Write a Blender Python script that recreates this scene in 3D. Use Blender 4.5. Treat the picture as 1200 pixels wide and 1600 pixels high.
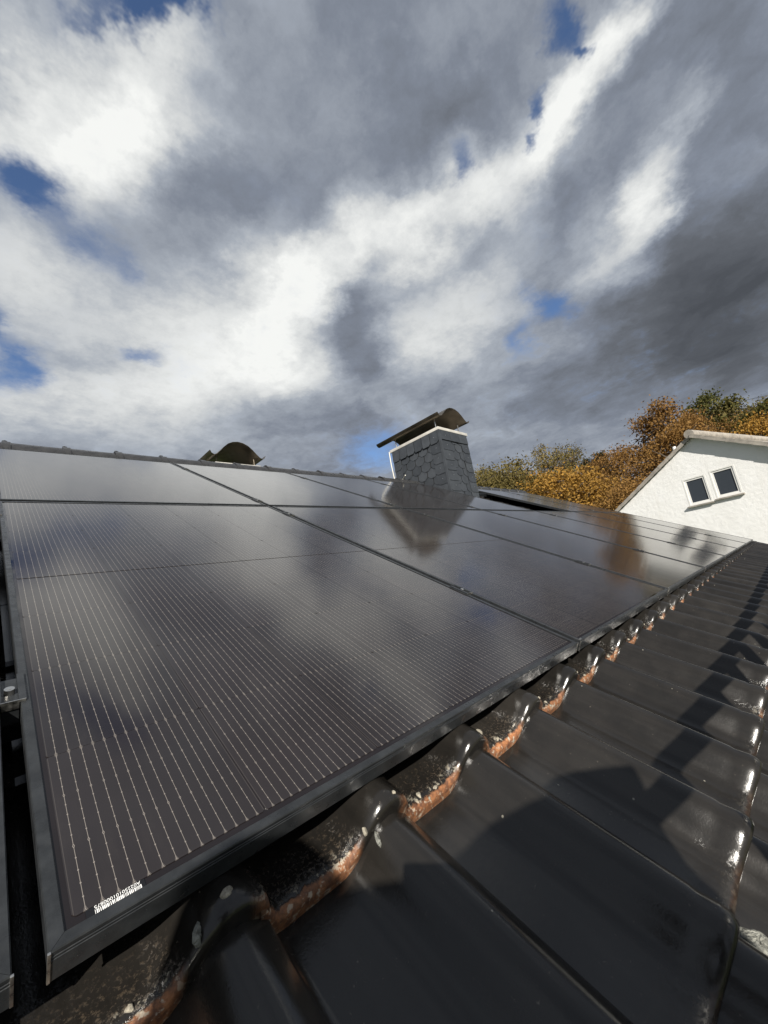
import bpy, bmesh, math, random
import numpy as np
from mathutils import Vector, Matrix, noise

for o in list(bpy.data.objects): bpy.data.objects.remove(o)
scene = bpy.context.scene
COL = scene.collection
RAD = math.radians
PITCH = RAD(27.5)          # roof pitch
H0 = 5.0                   # height of the array's lower left corner above the ground
ROOF = Matrix.Translation((0, 0, H0)) @ Matrix.Rotation(PITCH, 4, 'X')   # roof frame: x along eave, y up slope, z normal

# ------------------------------------------------------------------ camera
CR = Matrix(((0.7108335963925897, -0.6842400996445401, 0.16288365258062826),
             (0.006665158644211522, -0.22501601422407247, -0.9743322682755404),
             (0.703328638617698, 0.6936737557246505, -0.1553883738219617)))   # rows: right, down, forward in the roof frame
CAMLOC = Vector((-0.04015677698307995, -0.3293372334743711, 0.43925653314866514))
FPX = 633.17
cam_d = bpy.data.cameras.new('camera'); cam = bpy.data.objects.new('camera', cam_d); COL.objects.link(cam)
m = Matrix.Identity(4)
for i in range(3):
    m[i][0] = CR[0][i]; m[i][1] = -CR[1][i]; m[i][2] = -CR[2][i]; m[i][3] = CAMLOC[i]
cam.matrix_world = ROOF @ m
cam_d.sensor_fit = 'HORIZONTAL'; cam_d.sensor_width = 36.0; cam_d.lens = 36.0 * FPX / 1200.0
cam_d.clip_start = 0.01; cam_d.clip_end = 3000
scene.camera = cam
CAMW = (ROOF @ m).to_translation()

def pix_dir(u, v):
    """world direction through a pixel of the 1200x1600 photograph"""
    d = CR.transposed() @ Vector(((u - 600) / FPX, (v - 800) / FPX, 1.0))
    d = (Matrix.Rotation(PITCH, 3, 'X') @ d); d.normalize()
    return d

# ------------------------------------------------------------------ sun, sky, exposure
SUN_EL = RAD(30.4); SUN_AZ = RAD(48.0)     # light travels towards +x rotated by SUN_AZ towards +y
sdir = Vector((math.cos(SUN_EL) * math.cos(SUN_AZ), math.cos(SUN_EL) * math.sin(SUN_AZ), -math.sin(SUN_EL)))
sun_d = bpy.data.lights.new('sun', 'SUN'); sun = bpy.data.objects.new('sun', sun_d); COL.objects.link(sun)
sun_d.energy = 5.0; sun_d.angle = RAD(0.53); sun_d.color = (1.0, 0.945, 0.86)
sun.rotation_euler = sdir.to_track_quat('-Z', 'Y').to_euler(); sun.location = (-8, -8, 14)

scene.view_settings.view_transform = 'Standard'
try: scene.view_settings.look = 'None'
except Exception: pass
scene.view_settings.exposure = 0.42; scene.view_settings.gamma = 1.0
scene.view_settings.use_curve_mapping = False

world = bpy.data.worlds.new('World'); scene.world = world; world.use_nodes = True

class NT:
    """short-hand for building node trees"""
    def __init__(s, tree): s.t = tree; s.n = tree.nodes; s.l = tree.links
    def node(s, kind, **kw):
        n = s.n.new(kind)
        for k, v in kw.items():
            setattr(n, k, v)
        return n
    def link(s, a, b): s.l.new(a, b)
    def put(s, sock, v):
        if isinstance(v, (int, float)): sock.default_value = v
        elif isinstance(v, (tuple, list)):
            sock.default_value = tuple(v) if len(v) == len(sock.default_value) else tuple(v) + (1.0,)
        else: s.l.new(v, sock)
    def math(s, op, a, b=0.0, c=0.0, clamp=False):
        n = s.n.new('ShaderNodeMath'); n.operation = op; n.use_clamp = clamp
        s.put(n.inputs[0], a); s.put(n.inputs[1], b); s.put(n.inputs[2], c); return n.outputs[0]
    def vmath(s, op, a, b=None):
        n = s.n.new('ShaderNodeVectorMath'); n.operation = op
        s.put(n.inputs[0], a)
        if b is not None: s.put(n.inputs[1], b)
        return n.outputs['Value'] if op in ('LENGTH', 'DOT_PRODUCT', 'DISTANCE') else n.outputs[0]
    def noise(s, vec, scale, detail=4, rough=0.5, dist=0.0, out='Fac'):
        n = s.n.new('ShaderNodeTexNoise'); n.inputs['Scale'].default_value = scale
        n.inputs['Detail'].default_value = detail; n.inputs['Roughness'].default_value = rough
        n.inputs['Distortion'].default_value = dist
        if vec is not None: s.link(vec, n.inputs['Vector'])
        return n.outputs[out]
    def rng(s, v, a, b, c=0.0, d=1.0, smooth=True):
        n = s.n.new('ShaderNodeMapRange'); n.interpolation_type = 'SMOOTHSTEP' if smooth else 'LINEAR'
        s.put(n.inputs[0], v)
        for i, x in enumerate((a, b, c, d)): s.put(n.inputs[i + 1], x)
        return n.outputs[0]
    def mix(s, f, a, b):
        n = s.n.new('ShaderNodeMix'); n.data_type = 'RGBA'
        s.put(n.inputs[0], f); s.put(n.inputs[6], a); s.put(n.inputs[7], b); return n.outputs[2]
    def ramp(s, f, stops):
        n = s.n.new('ShaderNodeValToRGB'); e = n.color_ramp.elements
        while len(e) > 1: e.remove(e[-1])
        e[0].position = stops[0][0]; e[0].color = tuple(stops[0][1]) + (1,)
        for p, c in stops[1:]:
            k = e.new(p); k.color = tuple(c) + (1,)
        s.link(f, n.inputs[0]); return n.outputs[0]
    def sep(s, v):
        n = s.n.new('ShaderNodeSeparateXYZ'); s.link(v, n.inputs[0]); return n.outputs
    def comb(s, x, y, z=0.0):
        n = s.n.new('ShaderNodeCombineXYZ'); s.put(n.inputs[0], x); s.put(n.inputs[1], y); s.put(n.inputs[2], z); return n.outputs[0]

CP = 0.16   # flattening of the cloud deck projection
def deck(d): return (d.x / (max(d.z, 0) + CP), d.y / (max(d.z, 0) + CP))

def build_sky():
    t = NT(world.node_tree); t.n.clear()
    out = t.node('ShaderNodeOutputWorld'); bg = t.node('ShaderNodeBackground'); bg.inputs[1].default_value = 0.08
    sky = t.node('ShaderNodeTexSky', sky_type='NISHITA'); sky.sun_disc = False
    sky.sun_elevation = SUN_EL; sky.sun_rotation = math.atan2(-sdir.x, -sdir.y)
    sky.air_density = 1.0; sky.dust_density = 0.6; sky.ozone_density = 2.0
    tc = t.node('ShaderNodeTexCoord'); g = tc.outputs['Generated']
    x, y, z = t.sep(g)
    den = t.math('ADD', t.math('MAXIMUM', z, 0.0), CP)
    P0 = t.comb(t.math('DIVIDE', x, den), t.math('DIVIDE', y, den))
    # turbulence bends the whole deck so no edge is smooth
    w1 = t.vmath('SUBTRACT', t.noise(P0, 1.6, 2, 0.5, out='Color'), (0.5, 0.5, 0.5))
    w2 = t.vmath('SUBTRACT', t.noise(P0, 6.5, 5, 0.66, out='Color'), (0.5, 0.5, 0.5))
    def scale(v, k):
        n = t.node('ShaderNodeVectorMath', operation='SCALE'); t.link(v, n.inputs[0]); n.inputs['Scale'].default_value = k; return n.outputs[0]
    P = t.vmath('ADD', t.vmath('ADD', P0, scale(w1, 0.30)), scale(w2, 0.17))
    P = t.vmath('ADD', t.vmath('MULTIPLY', P, (1, 1, 0)), (0, 0, 1))
    def blob(cx, cy, a, b, th):
        d0 = deck(pix_dir(cx, cy)); e = 4.0
        dx = deck(pix_dir(cx + e, cy)); dy = deck(pix_dir(cx, cy + e))
        J = np.array([[(dx[0] - d0[0]) / e, (dy[0] - d0[0]) / e], [(dx[1] - d0[1]) / e, (dy[1] - d0[1]) / e]])
        c, s = math.cos(RAD(th)), math.sin(RAD(th))
        I = np.linalg.inv(J @ np.array([[c, -s], [s, c]]) @ np.diag([a * 1.45, b * 1.45]))
        o = -I @ np.array(d0)
        u = t.vmath('DOT_PRODUCT', P, (float(I[0, 0]), float(I[0, 1]), float(o[0])))
        v = t.vmath('DOT_PRODUCT', P, (float(I[1, 0]), float(I[1, 1]), float(o[1])))
        k = t.math('SUBTRACT', 1.0, t.math('MULTIPLY_ADD', u, u, t.math('MULTIPLY', v, v)), clamp=True)
        return t.math('MULTIPLY', k, k)
    def total(lst, base=None):
        acc = base
        for (cx, cy, a, b, th, amp) in lst:
            v = blob(cx, cy, a, b, th)
            acc = t.math('MULTIPLY', v, amp) if acc is None else t.math('MULTIPLY_ADD', v, amp, acc)
        return acc
    n1 = t.noise(P, 1.1, 4, 0.56); n2 = t.noise(P, 4.6, 5, 0.60, 0.0)
    base = t.math('ADD', t.math('MULTIPLY_ADD', n1, 0.34, SKY_BASE), t.math('MULTIPLY_ADD', n2, 0.44, -0.22))
    v = total(SKY_BRIGHT, base)
    v = total(SKY_DARK, v)
    # fibrous detail, stronger where the cloud is bright
    n3 = t.noise(P0, 17.0, 6, 0.68)
    v = t.math('ADD', v, t.math('MULTIPLY', t.math('MULTIPLY', t.math('SUBTRACT', n3, 0.5), t.rng(z, 0.08, 0.45, 0.35, 1.0)), t.math('MULTIPLY_ADD', v, 0.40, 0.02)))
    cloud = t.ramp(v, [(0.0, (0.070, 0.077, 0.090)), (0.18, (0.118, 0.129, 0.149)), (0.36, (0.205, 0.231, 0.282)),
                       (0.55, (0.365, 0.398, 0.448)), (0.74, (0.60, 0.618, 0.625)), (1.0, (0.86, 0.87, 0.85))])
    cloud = scale(cloud, 10.0)
    h = total(SKY_HOLES)
    h = t.math('ADD', h, t.math('MULTIPLY', t.rng(n1, 0.64, 0.80), 0.6))
    h = t.math('ADD', h, t.math('MULTIPLY', t.math('SUBTRACT', n3, 0.5), 0.75))
    h = t.math('ADD', h, t.math('MULTIPLY', t.math('SUBTRACT', n2, 0.5), 1.0))
    cover = t.rng(h, 0.02, 1.12, 1.0, 0.0)
    blue = t.vmath('MULTIPLY', sky.outputs[0], SKY_BLUE)
    col = t.mix(cover, blue, cloud)
    col = t.mix(t.rng(z, 0.0, -0.06), col, (0.9, 1.0, 0.95))
    t.link(col, bg.inputs[0]); t.link(bg.outputs[0], out.inputs[0])
    try:
        world.cycles.sampling_method = 'MANUAL'; world.cycles.sample_map_resolution = 256
    except Exception: pass

# (centre x, centre y, half axes a, b in photograph pixels at that place of the sky, tilt, amount)
SKY_BASE = 0.262
SKY_BLUE = (0.95, 1.05, 1.22)
SKY_BRIGHT = [
    (140, 150, 200, 150, 25, 0.46), (235, 200, 110, 110, 0, 0.28), (60, 230, 130, 120, 0, 0.22), (150, 285, 120, 60, 20, 0.20),
    (515, 405, 120, 50, -40, 0.55), (420, 450, 70, 95, 20, 0.36), (610, 385, 80, 45, -30, 0.32), (360, 585, 160, 65, -10, 0.27),
    (440, 560, 110, 80, 0, 0.30), (660, 520, 90, 90, 0, 0.34), (320, 500, 130, 90, 0, 0.16),
    (905, 140, 185, 48, -58, 0.55), (815, 270, 130, 55, -50, 0.32), (700, 335, 95, 60, -45, 0.42), (980, 40, 80, 36, -50, 0.25),
    (1050, 290, 110, 40, -58, 0.50), (965, 395, 110, 50, -45, 0.40), (770, 430, 100, 70, -45, 0.26),
    (150, 600, 230, 100, 0, 0.22), (60, 410, 130, 80, 0, 0.26), (180, 490, 180, 70, 0, 0.12), (760, 570, 130, 70, 0, 0.18),
    (240, 665, 330, 60, 3, 0.13), (640, 650, 160, 50, 0, 0.10),
]
SKY_DARK = [
    (420, 300, 140, 70, 10, -0.12), (690, 190, 80, 120, 20, -0.04),
    (1130, 470, 250, 120, -18, -0.36), (930, 595, 260, 60, -8, -0.20), (1100, 120, 150, 180, 0, -0.10), (870, 340, 120, 50, -45, -0.10),
    (560, 530, 60, 110, 0, -0.18), (470, 665, 150, 40, 0, -0.12), (1100, 590, 160, 45, -10, -0.12), (740, 370, 45, 45, 0, -0.14), (100, 165, 50, 60, 30, -0.18),
]
SKY_HOLES = [
    (55, 298, 115, 45, 40, 1.15), (175, 400, 60, 40, 45, 0.65), (255, 18, 60, 60, 0, 1.35), (180, 0, 90, 36, 0, 1.0), (310, 40, 40, 45, 0, 0.6),
    (888, 15, 48, 60, 0, 1.15), (912, 70, 22, 22, 0, 0.75), (830, 165, 18, 38, 10, 0.85), (815, 230, 14, 22, 0, 0.7),
    (855, 470, 40, 34, 0, 1.0), (808, 530, 22, 40, 0, 0.7), (15, 565, 62, 46, 0, 0.95), (10, 500, 35, 30, 0, 0.8), (195, 552, 52, 16, 5, 0.75),
    (590, 705, 80, 32, -10, 0.85), (697, 283, 26, 28, 0, 0.75),
]
build_sky()

# ------------------------------------------------------------------ mesh helpers
class MB:
    def __init__(s): s.v = []; s.f = []
    def add(s, vs, fs):
        b = len(s.v); s.v += [tuple(v) for v in vs]; s.f += [tuple(b + i for i in f) for f in fs]; return s
    def box(s, lo, hi, M=None):
        x0, y0, z0 = lo; x1, y1, z1 = hi
        vs = [Vector(p) for p in ((x0, y0, z0), (x1, y0, z0), (x1, y1, z0), (x0, y1, z0), (x0, y0, z1), (x1, y0, z1), (x1, y1, z1), (x0, y1, z1))]
        if M is not None: vs = [M @ v for v in vs]
        return s.add(vs, [(3, 2, 1, 0), (4, 5, 6, 7), (0, 1, 5, 4), (1, 2, 6, 5), (2, 3, 7, 6), (3, 0, 4, 7)])
    def tube(s, pts, rad, n=8, caps=True):
        pts = [Vector(p) for p in pts]; rads = rad if isinstance(rad, (list, tuple)) else [rad] * len(pts)
        rings = []
        up = Vector((0.3, 0.2, 1)).normalized()
        for i, p in enumerate(pts):
            d = (pts[min(i + 1, len(pts) - 1)] - pts[max(i - 1, 0)]).normalized()
            a = d.cross(up)
            if a.length < 1e-3: a = d.cross(Vector((1, 0, 0)))
            a.normalize(); b = d.cross(a)
            rings.append([p + (a * math.cos(2 * math.pi * k / n) + b * math.sin(2 * math.pi * k / n)) * rads[i] for k in range(n)])
        base = len(s.v)
        for r in rings: s.v += [tuple(v) for v in r]
        for i in range(len(rings) - 1):
            for k in range(n):
                k2 = (k + 1) % n
                s.f.append((base + i * n + k, base + i * n + k2, base + (i + 1) * n + k2, base + (i + 1) * n + k))
        if caps:
            s.f.append(tuple(base + k for k in range(n))[::-1]); s.f.append(tuple(base + (len(rings) - 1) * n + k for k in range(n)))
        return s
    def prism(s, poly, z0, z1):
        n = len(poly)
        vs = [(p[0], p[1], z0) for p in poly] + [(p[0], p[1], z1) for p in poly]
        fs = [tuple(range(n))[::-1], tuple(range(n, 2 * n))] + [(i, (i + 1) % n, n + (i + 1) % n, n + i) for i in range(n)]
        return s.add(vs, fs)
    def mesh(s, name, mat, smooth=False, bevel=0.0, angle=35):
        me = bpy.data.meshes.new(name); me.from_pydata(s.v, [], s.f); me.update()
        bm = bmesh.new(); bm.from_mesh(me)
        bmesh.ops.recalc_face_normals(bm, faces=bm.faces)
        if bevel > 0:
            es = [e for e in bm.edges if len(e.link_faces) == 2 and e.calc_face_angle(0) > RAD(30)]
            bmesh.ops.bevel(bm, geom=es, offset=bevel, segments=2, profile=0.6, affect='EDGES')
        bm.to_mesh(me); bm.free()
        if mat: me.materials.append(mat)
        if smooth or bevel > 0:
            me.polygons.foreach_set('use_smooth', [True] * len(me.polygons))
            if angle < 180: me.set_sharp_from_angle(angle=RAD(angle))
        return me
    def build(s, name, mat, parent=None, loc=(0, 0, 0), **kw):
        return link(name, s.mesh(name, mat, **kw), parent, loc)

def link(name, me, parent=None, loc=(0, 0, 0), rot=(0, 0, 0)):
    o = bpy.data.objects.new(name, me); COL.objects.link(o); o.location = loc; o.rotation_euler = rot
    if parent is not None: o.parent = parent
    return o
def empty(name, loc=(0, 0, 0), rot=(0, 0, 0)): 
    o = link(name, None, None, loc, rot); o.empty_display_size = 0.1; return o
def roof_empty(name, p): return empty(name, ROOF @ Vector(p), (PITCH, 0, 0))
def tag(o, label=None, cat=None, group=None, kind=None):
    if label: o['label'] = label
    if cat: o['category'] = cat
    if group: o['group'] = group
    if kind: o['kind'] = kind
    return o

# ------------------------------------------------------------------ materials
def new_mat(name):
    m = bpy.data.materials.new(name); m.use_nodes = True
    t = NT(m.node_tree); b = t.n['Principled BSDF']; return m, t, b
def simple(name, col, rough=0.5, metal=0.0, nscale=0.0, namt=0.15, bump=0.0, bscale=200.0, spec=0.5):
    m, t, b = new_mat(name)
    b.inputs['Roughness'].default_value = rough; b.inputs['Metallic'].default_value = metal
    b.inputs['Specular IOR Level'].default_value = spec
    tc = t.node('ShaderNodeTexCoord').outputs['Object']
    if nscale:
        n = t.noise(tc, nscale, 5, 0.6)
        f = t.rng(n, 0.3, 0.7, 1 - namt, 1 + namt)
        v = t.node('ShaderNodeVectorMath', operation='SCALE'); v.inputs[0].default_value = col[:3]; t.link(f, v.inputs['Scale'])
        t.link(v.outputs[0], b.inputs['Base Color'])
        t.link(t.rng(t.noise(tc, nscale * 2.3, 4), 0.3, 0.7, max(rough - 0.1, 0.02), min(rough + 0.12, 1)), b.inputs['Roughness'])
    else: b.inputs['Base Color'].default_value = tuple(col) + (1,)
    if bump:
        bp = t.node('ShaderNodeBump'); bp.inputs['Strength'].default_value = bump; bp.inputs['Distance'].default_value = 0.01
        t.link(t.noise(tc, bscale, 4), bp.inputs['Height']); t.link(bp.outputs[0], b.inputs['Normal'])
    return m

MAT = {}
MAT['anod'] = simple('black_anodised', (0.022, 0.024, 0.026), 0.34, 0.0, 30, 0.3, 0.05, 400)
MAT['alu'] = simple('bare_aluminium', (0.62, 0.60, 0.56), 0.34, 1.0, 60, 0.15)
MAT['steel'] = simple('stainless', (0.70, 0.68, 0.64), 0.28, 1.0)
MAT['capplate'] = simple('pale_cap_metal', (0.66, 0.63, 0.57), 0.45, 0.3, 8, 0.12)
MAT['hood'] = simple('weathered_hood_metal', (0.15, 0.128, 0.10), 0.42, 0.85, 3.0, 0.35)
MAT['wire'] = simple('cream_wire', (0.72, 0.69, 0.60), 0.5)
MAT['slate'] = simple('grey_slate', (0.046, 0.049, 0.053), 0.45, 0.0, 9.0, 0.22, 0.12, 90)
def slate_mat():
    m, t, b = new_mat('blue_grey_slate'); tc = t.node('ShaderNodeTexCoord').outputs['Object']; rnd = t.node('ShaderNodeObjectInfo').outputs['Random']
    n = t.noise(tc, 11, 5, 0.6)
    f = t.math('MULTIPLY', t.rng(rnd, 0, 1, 0.84, 1.16, False), t.rng(n, 0.3, 0.7, 0.85, 1.15))
    v = t.node('ShaderNodeVectorMath', operation='SCALE'); v.inputs[0].default_value = (0.041, 0.046, 0.053); t.link(f, v.inputs['Scale'])
    t.link(v.outputs[0], b.inputs['Base Color']); t.link(t.rng(rnd, 0, 1, 0.38, 0.55, False), b.inputs['Roughness'])
    bp = t.node('ShaderNodeBump'); bp.inputs['Strength'].default_value = 0.15; bp.inputs['Distance'].default_value = 0.01
    t.link(t.noise(tc, 80, 4), bp.inputs['Height']); t.link(bp.outputs[0], b.inputs['Normal'])
    return m
MAT['slate'] = slate_mat()
MAT['mortar'] = simple('dark_core', (0.02, 0.02, 0.02), 0.9)
MAT['lead'] = simple('lead_flashing', (0.10, 0.10, 0.105), 0.5, 0.3, 10, 0.2)
MAT['slab'] = simple('dark_light_stop', (0.012, 0.012, 0.012), 0.95)
MAT['white_pvc'] = simple('white_window_frame', (0.80, 0.79, 0.76), 0.35)
MAT['pane'] = simple('dark_window_glass', (0.040, 0.047, 0.057), 0.08)
MAT['verge'] = simple('pale_concrete_tile', (0.33, 0.30, 0.26), 0.8, 0, 5, 0.25, 0.4, 60)
MAT['grass'] = simple('grass_ground', (0.06, 0.08, 0.025), 0.95, 0, 0.3, 0.35)
MAT['bark'] = simple('bark', (0.075, 0.058, 0.042), 0.9, 0, 3, 0.3)
MAT['rubber'] = simple('black_phone_case', (0.02, 0.02, 0.022), 0.5)
MAT['wood'] = simple('scaffold_plank', (0.30, 0.22, 0.13), 0.8, 0, 4, 0.3)
MAT['sticker'] = simple('black_sticker', (0.008, 0.008, 0.009), 0.25)
MAT['print'] = simple('white_print', (0.85, 0.85, 0.83), 0.35)
MAT['jacket'] = simple('navy_jacket_cloth', (0.03, 0.04, 0.06), 0.85, 0, 30, 0.2)
MAT['trousers'] = simple('grey_work_trousers', (0.07, 0.07, 0.07), 0.9, 0, 30, 0.2)
MAT['skin'] = simple('skin', (0.46, 0.27, 0.19), 0.5)
MAT['hair'] = simple('dark_brown_hair', (0.03, 0.02, 0.014), 0.6)
MAT['galv'] = simple('galvanised_tube', (0.42, 0.42, 0.42), 0.45, 0.9, 12, 0.2)

def stucco_mat():
    m, t, b = new_mat('white_stucco'); tc = t.node('ShaderNodeTexCoord').outputs['Object']
    n = t.noise(tc, 1.2, 6, 0.6); n2 = t.noise(tc, 9, 6, 0.6)
    c = t.mix(t.rng(n, 0.35, 0.7), (0.84, 0.835, 0.815), (0.89, 0.888, 0.875))
    c = t.mix(t.rng(n2, 0.62, 0.78, 0, 0.35), c, (0.62, 0.58, 0.50))
    st = t.noise(t.vmath('MULTIPLY', tc, (3.0, 3.0, 0.5)), 1.0, 6, 0.62)
    c = t.mix(t.rng(st, 0.52, 0.78, 0, 0.28), c, (0.60, 0.56, 0.48))
    t.link(c, b.inputs['Base Color']); b.inputs['Roughness'].default_value = 0.95; b.inputs['Specular IOR Level'].default_value = 0.1
    bp = t.node('ShaderNodeBump'); bp.inputs['Strength'].default_value = 0.5; bp.inputs['Distance'].default_value = 0.012
    t.link(t.noise(tc, 45, 6, 0.65), bp.inputs['Height']); t.link(bp.outputs[0], b.inputs['Normal'])
    return m
MAT['stucco'] = stucco_mat()

TP, TE = 0.2205, 0.352          # tile pitch along the eave, exposure up the slope
def tile_mat():
    """black glazed clay; terracotta and lichen where the glaze is lost at the lower edge"""
    m, t, b = new_mat('black_glazed_tile')
    tc = t.node('ShaderNodeTexCoord').outputs['Object']; x, y, z = t.sep(tc)
    rnd = t.node('ShaderNodeObjectInfo').outputs['Random']
    off = t.comb(t.math('MULTIPLY', rnd, 31.0), t.math('MULTIPLY', rnd, 17.0), t.math('MULTIPLY', rnd, 5.0))
    q = t.vmath('ADD', tc, off)
    nb = t.noise(q, 14, 6, 0.6); nf = t.noise(q, 160, 5, 0.65); nm = t.noise(q, 55, 6, 0.65)
    base = t.mix(t.rng(nb, 0.25, 0.75), (0.0150, 0.0137, 0.0122), (0.0205, 0.0184, 0.0160))
    tone = t.rng(rnd, 0.0, 1.0, 0.72, 1.22, False)
    streak = t.rng(t.noise(t.vmath('MULTIPLY', q, (70.0, 4.0, 1.0)), 1.0, 5, 0.6), 0.35, 0.72, 0.88, 1.2)
    sc = t.node('ShaderNodeVectorMath', operation='SCALE'); t.link(base, sc.inputs[0]); t.link(t.math('MULTIPLY', tone, streak), sc.inputs['Scale']); base = sc.outputs[0]
    # fine pale dust speckle
    sp = t.math('MULTIPLY', t.rng(nf, 0.66, 0.74), t.rng(nb, 0.42, 0.62, 0.0, 0.55))
    base = t.mix(sp, base, (0.24, 0.21, 0.17))
    # stray pale droppings and grit
    vo = t.node('ShaderNodeTexVoronoi'); vo.inputs['Scale'].default_value = 34.0; t.link(q, vo.inputs['Vector'])
    pick = t.math('GREATER_THAN', t.sep(vo.outputs['Color'])[0], 0.86)
    spot = t.math('MULTIPLY', t.rng(t.math('ADD', vo.outputs['Distance'], t.math('MULTIPLY', nf, 0.06)), 0.105, 0.07), pick)
    base = t.mix(t.math('MULTIPLY', spot, 0.8), base, (0.30, 0.28, 0.23))
    # distance from the lower edge, roughened
    yy = t.math('ADD', y, t.math('MULTIPLY_ADD', nm, 0.05, -0.025))
    trough = t.math('MULTIPLY', t.rng(x, 0.152, 0.132), t.rng(x, -0.005, 0.012))
    crestp = t.rng(x, 0.205, 0.228, 0.0, 0.5)
    wear_w = t.math('MAXIMUM', trough, crestp)
    amount = t.math('MULTIPLY', t.rng(rnd, 0.0, 1.0, 0.6, 1.0, False), t.math('DIVIDE', t.node('ShaderNodeObjectInfo').outputs['Object Index'], 100.0))
    dirt = t.math('MULTIPLY', t.rng(yy, 0.085, 0.0), t.math('MULTIPLY', wear_w, amount))
    dirt = t.math('MULTIPLY', dirt, t.rng(t.noise(q, 210, 6, 0.72), 0.50, 0.66))
    base = t.mix(t.math('MULTIPLY', dirt, 0.42), base, (0.26, 0.19, 0.12))
    oranged = t.math('MULTIPLY', t.rng(t.math('ADD', y, t.math('MULTIPLY_ADD', t.noise(q, 75, 5, 0.7), 0.016, -0.008)), 0.0105, 0.0065), t.math('MULTIPLY', wear_w, amount))
    base = t.mix(oranged, base, t.mix(t.rng(t.noise(q, 90, 5, 0.7), 0.35, 0.65), (0.50, 0.21, 0.085), (0.17, 0.07, 0.035)))
    lich = t.math('MULTIPLY', t.rng(t.noise(q, 85, 5, 0.68), 0.55, 0.60), t.math('MULTIPLY', t.rng(yy, 0.026, 0.006), t.math('MULTIPLY', wear_w, amount)))
    base = t.mix(lich, base, t.mix(t.noise(q, 300, 4), (0.62, 0.55, 0.40), (0.46, 0.42, 0.36)))
    t.link(base, b.inputs['Base Color'])
    worn = t.math('MAXIMUM', t.math('MAXIMUM', oranged, lich), t.math('MULTIPLY', dirt, 0.8), clamp=True)
    r0 = t.rng(nb, 0.3, 0.7, 0.14, 0.22)
    t.link(t.math('MULTIPLY_ADD', worn, 0.6, r0), b.inputs['Roughness'])
    b.inputs['IOR'].default_value = 1.52
    bp = t.node('ShaderNodeBump'); bp.inputs['Strength'].default_value = 0.3; bp.inputs['Distance'].default_value = 0.004
    hgt = t.math('ADD', t.math('MULTIPLY', nf, 0.12), t.math('MULTIPLY', worn, t.math('ADD', t.math('MULTIPLY', t.noise(q, 220, 5, 0.7), 2.0), t.math('MULTIPLY', t.noise(q, 70, 5, 0.7), 5.0))))
    t.link(t.math('MULTIPLY_ADD', t.noise(q, 420, 3, 0.6), 0.10, hgt), bp.inputs['Height'])
    t.link(bp.outputs[0], b.inputs['Normal'])
    return m
MAT['tile'] = tile_mat()
MAT['ridge'] = simple('black_ridge_tile', (0.035, 0.035, 0.036), 0.32, 0, 12, 0.3)
def lichen_mat():
    m, t, b = new_mat('lichen'); tc = t.node('ShaderNodeTexCoord').outputs['Object']
    n = t.noise(tc, 260, 5, 0.65)
    t.link(t.ramp(n, [(0.3, (0.16, 0.145, 0.115)), (0.5, (0.34, 0.31, 0.25)), (0.7, (0.54, 0.49, 0.38))]), b.inputs['Base Color'])
    b.inputs['Roughness'].default_value = 0.95; b.inputs['Specular IOR Level'].default_value = 0.1
    bp = t.node('ShaderNodeBump'); bp.inputs['Strength'].default_value = 0.8; bp.inputs['Distance'].default_value = 0.003
    t.link(n, bp.inputs['Height']); t.link(bp.outputs[0], b.inputs['Normal'])
    return m
MAT['lichen'] = lichen_mat()
MAT['lichen_grey'] = simple('grey_lichen', (0.26, 0.26, 0.23), 0.95, 0, 150, 0.5, 0.8, 300, 0.1)

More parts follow.
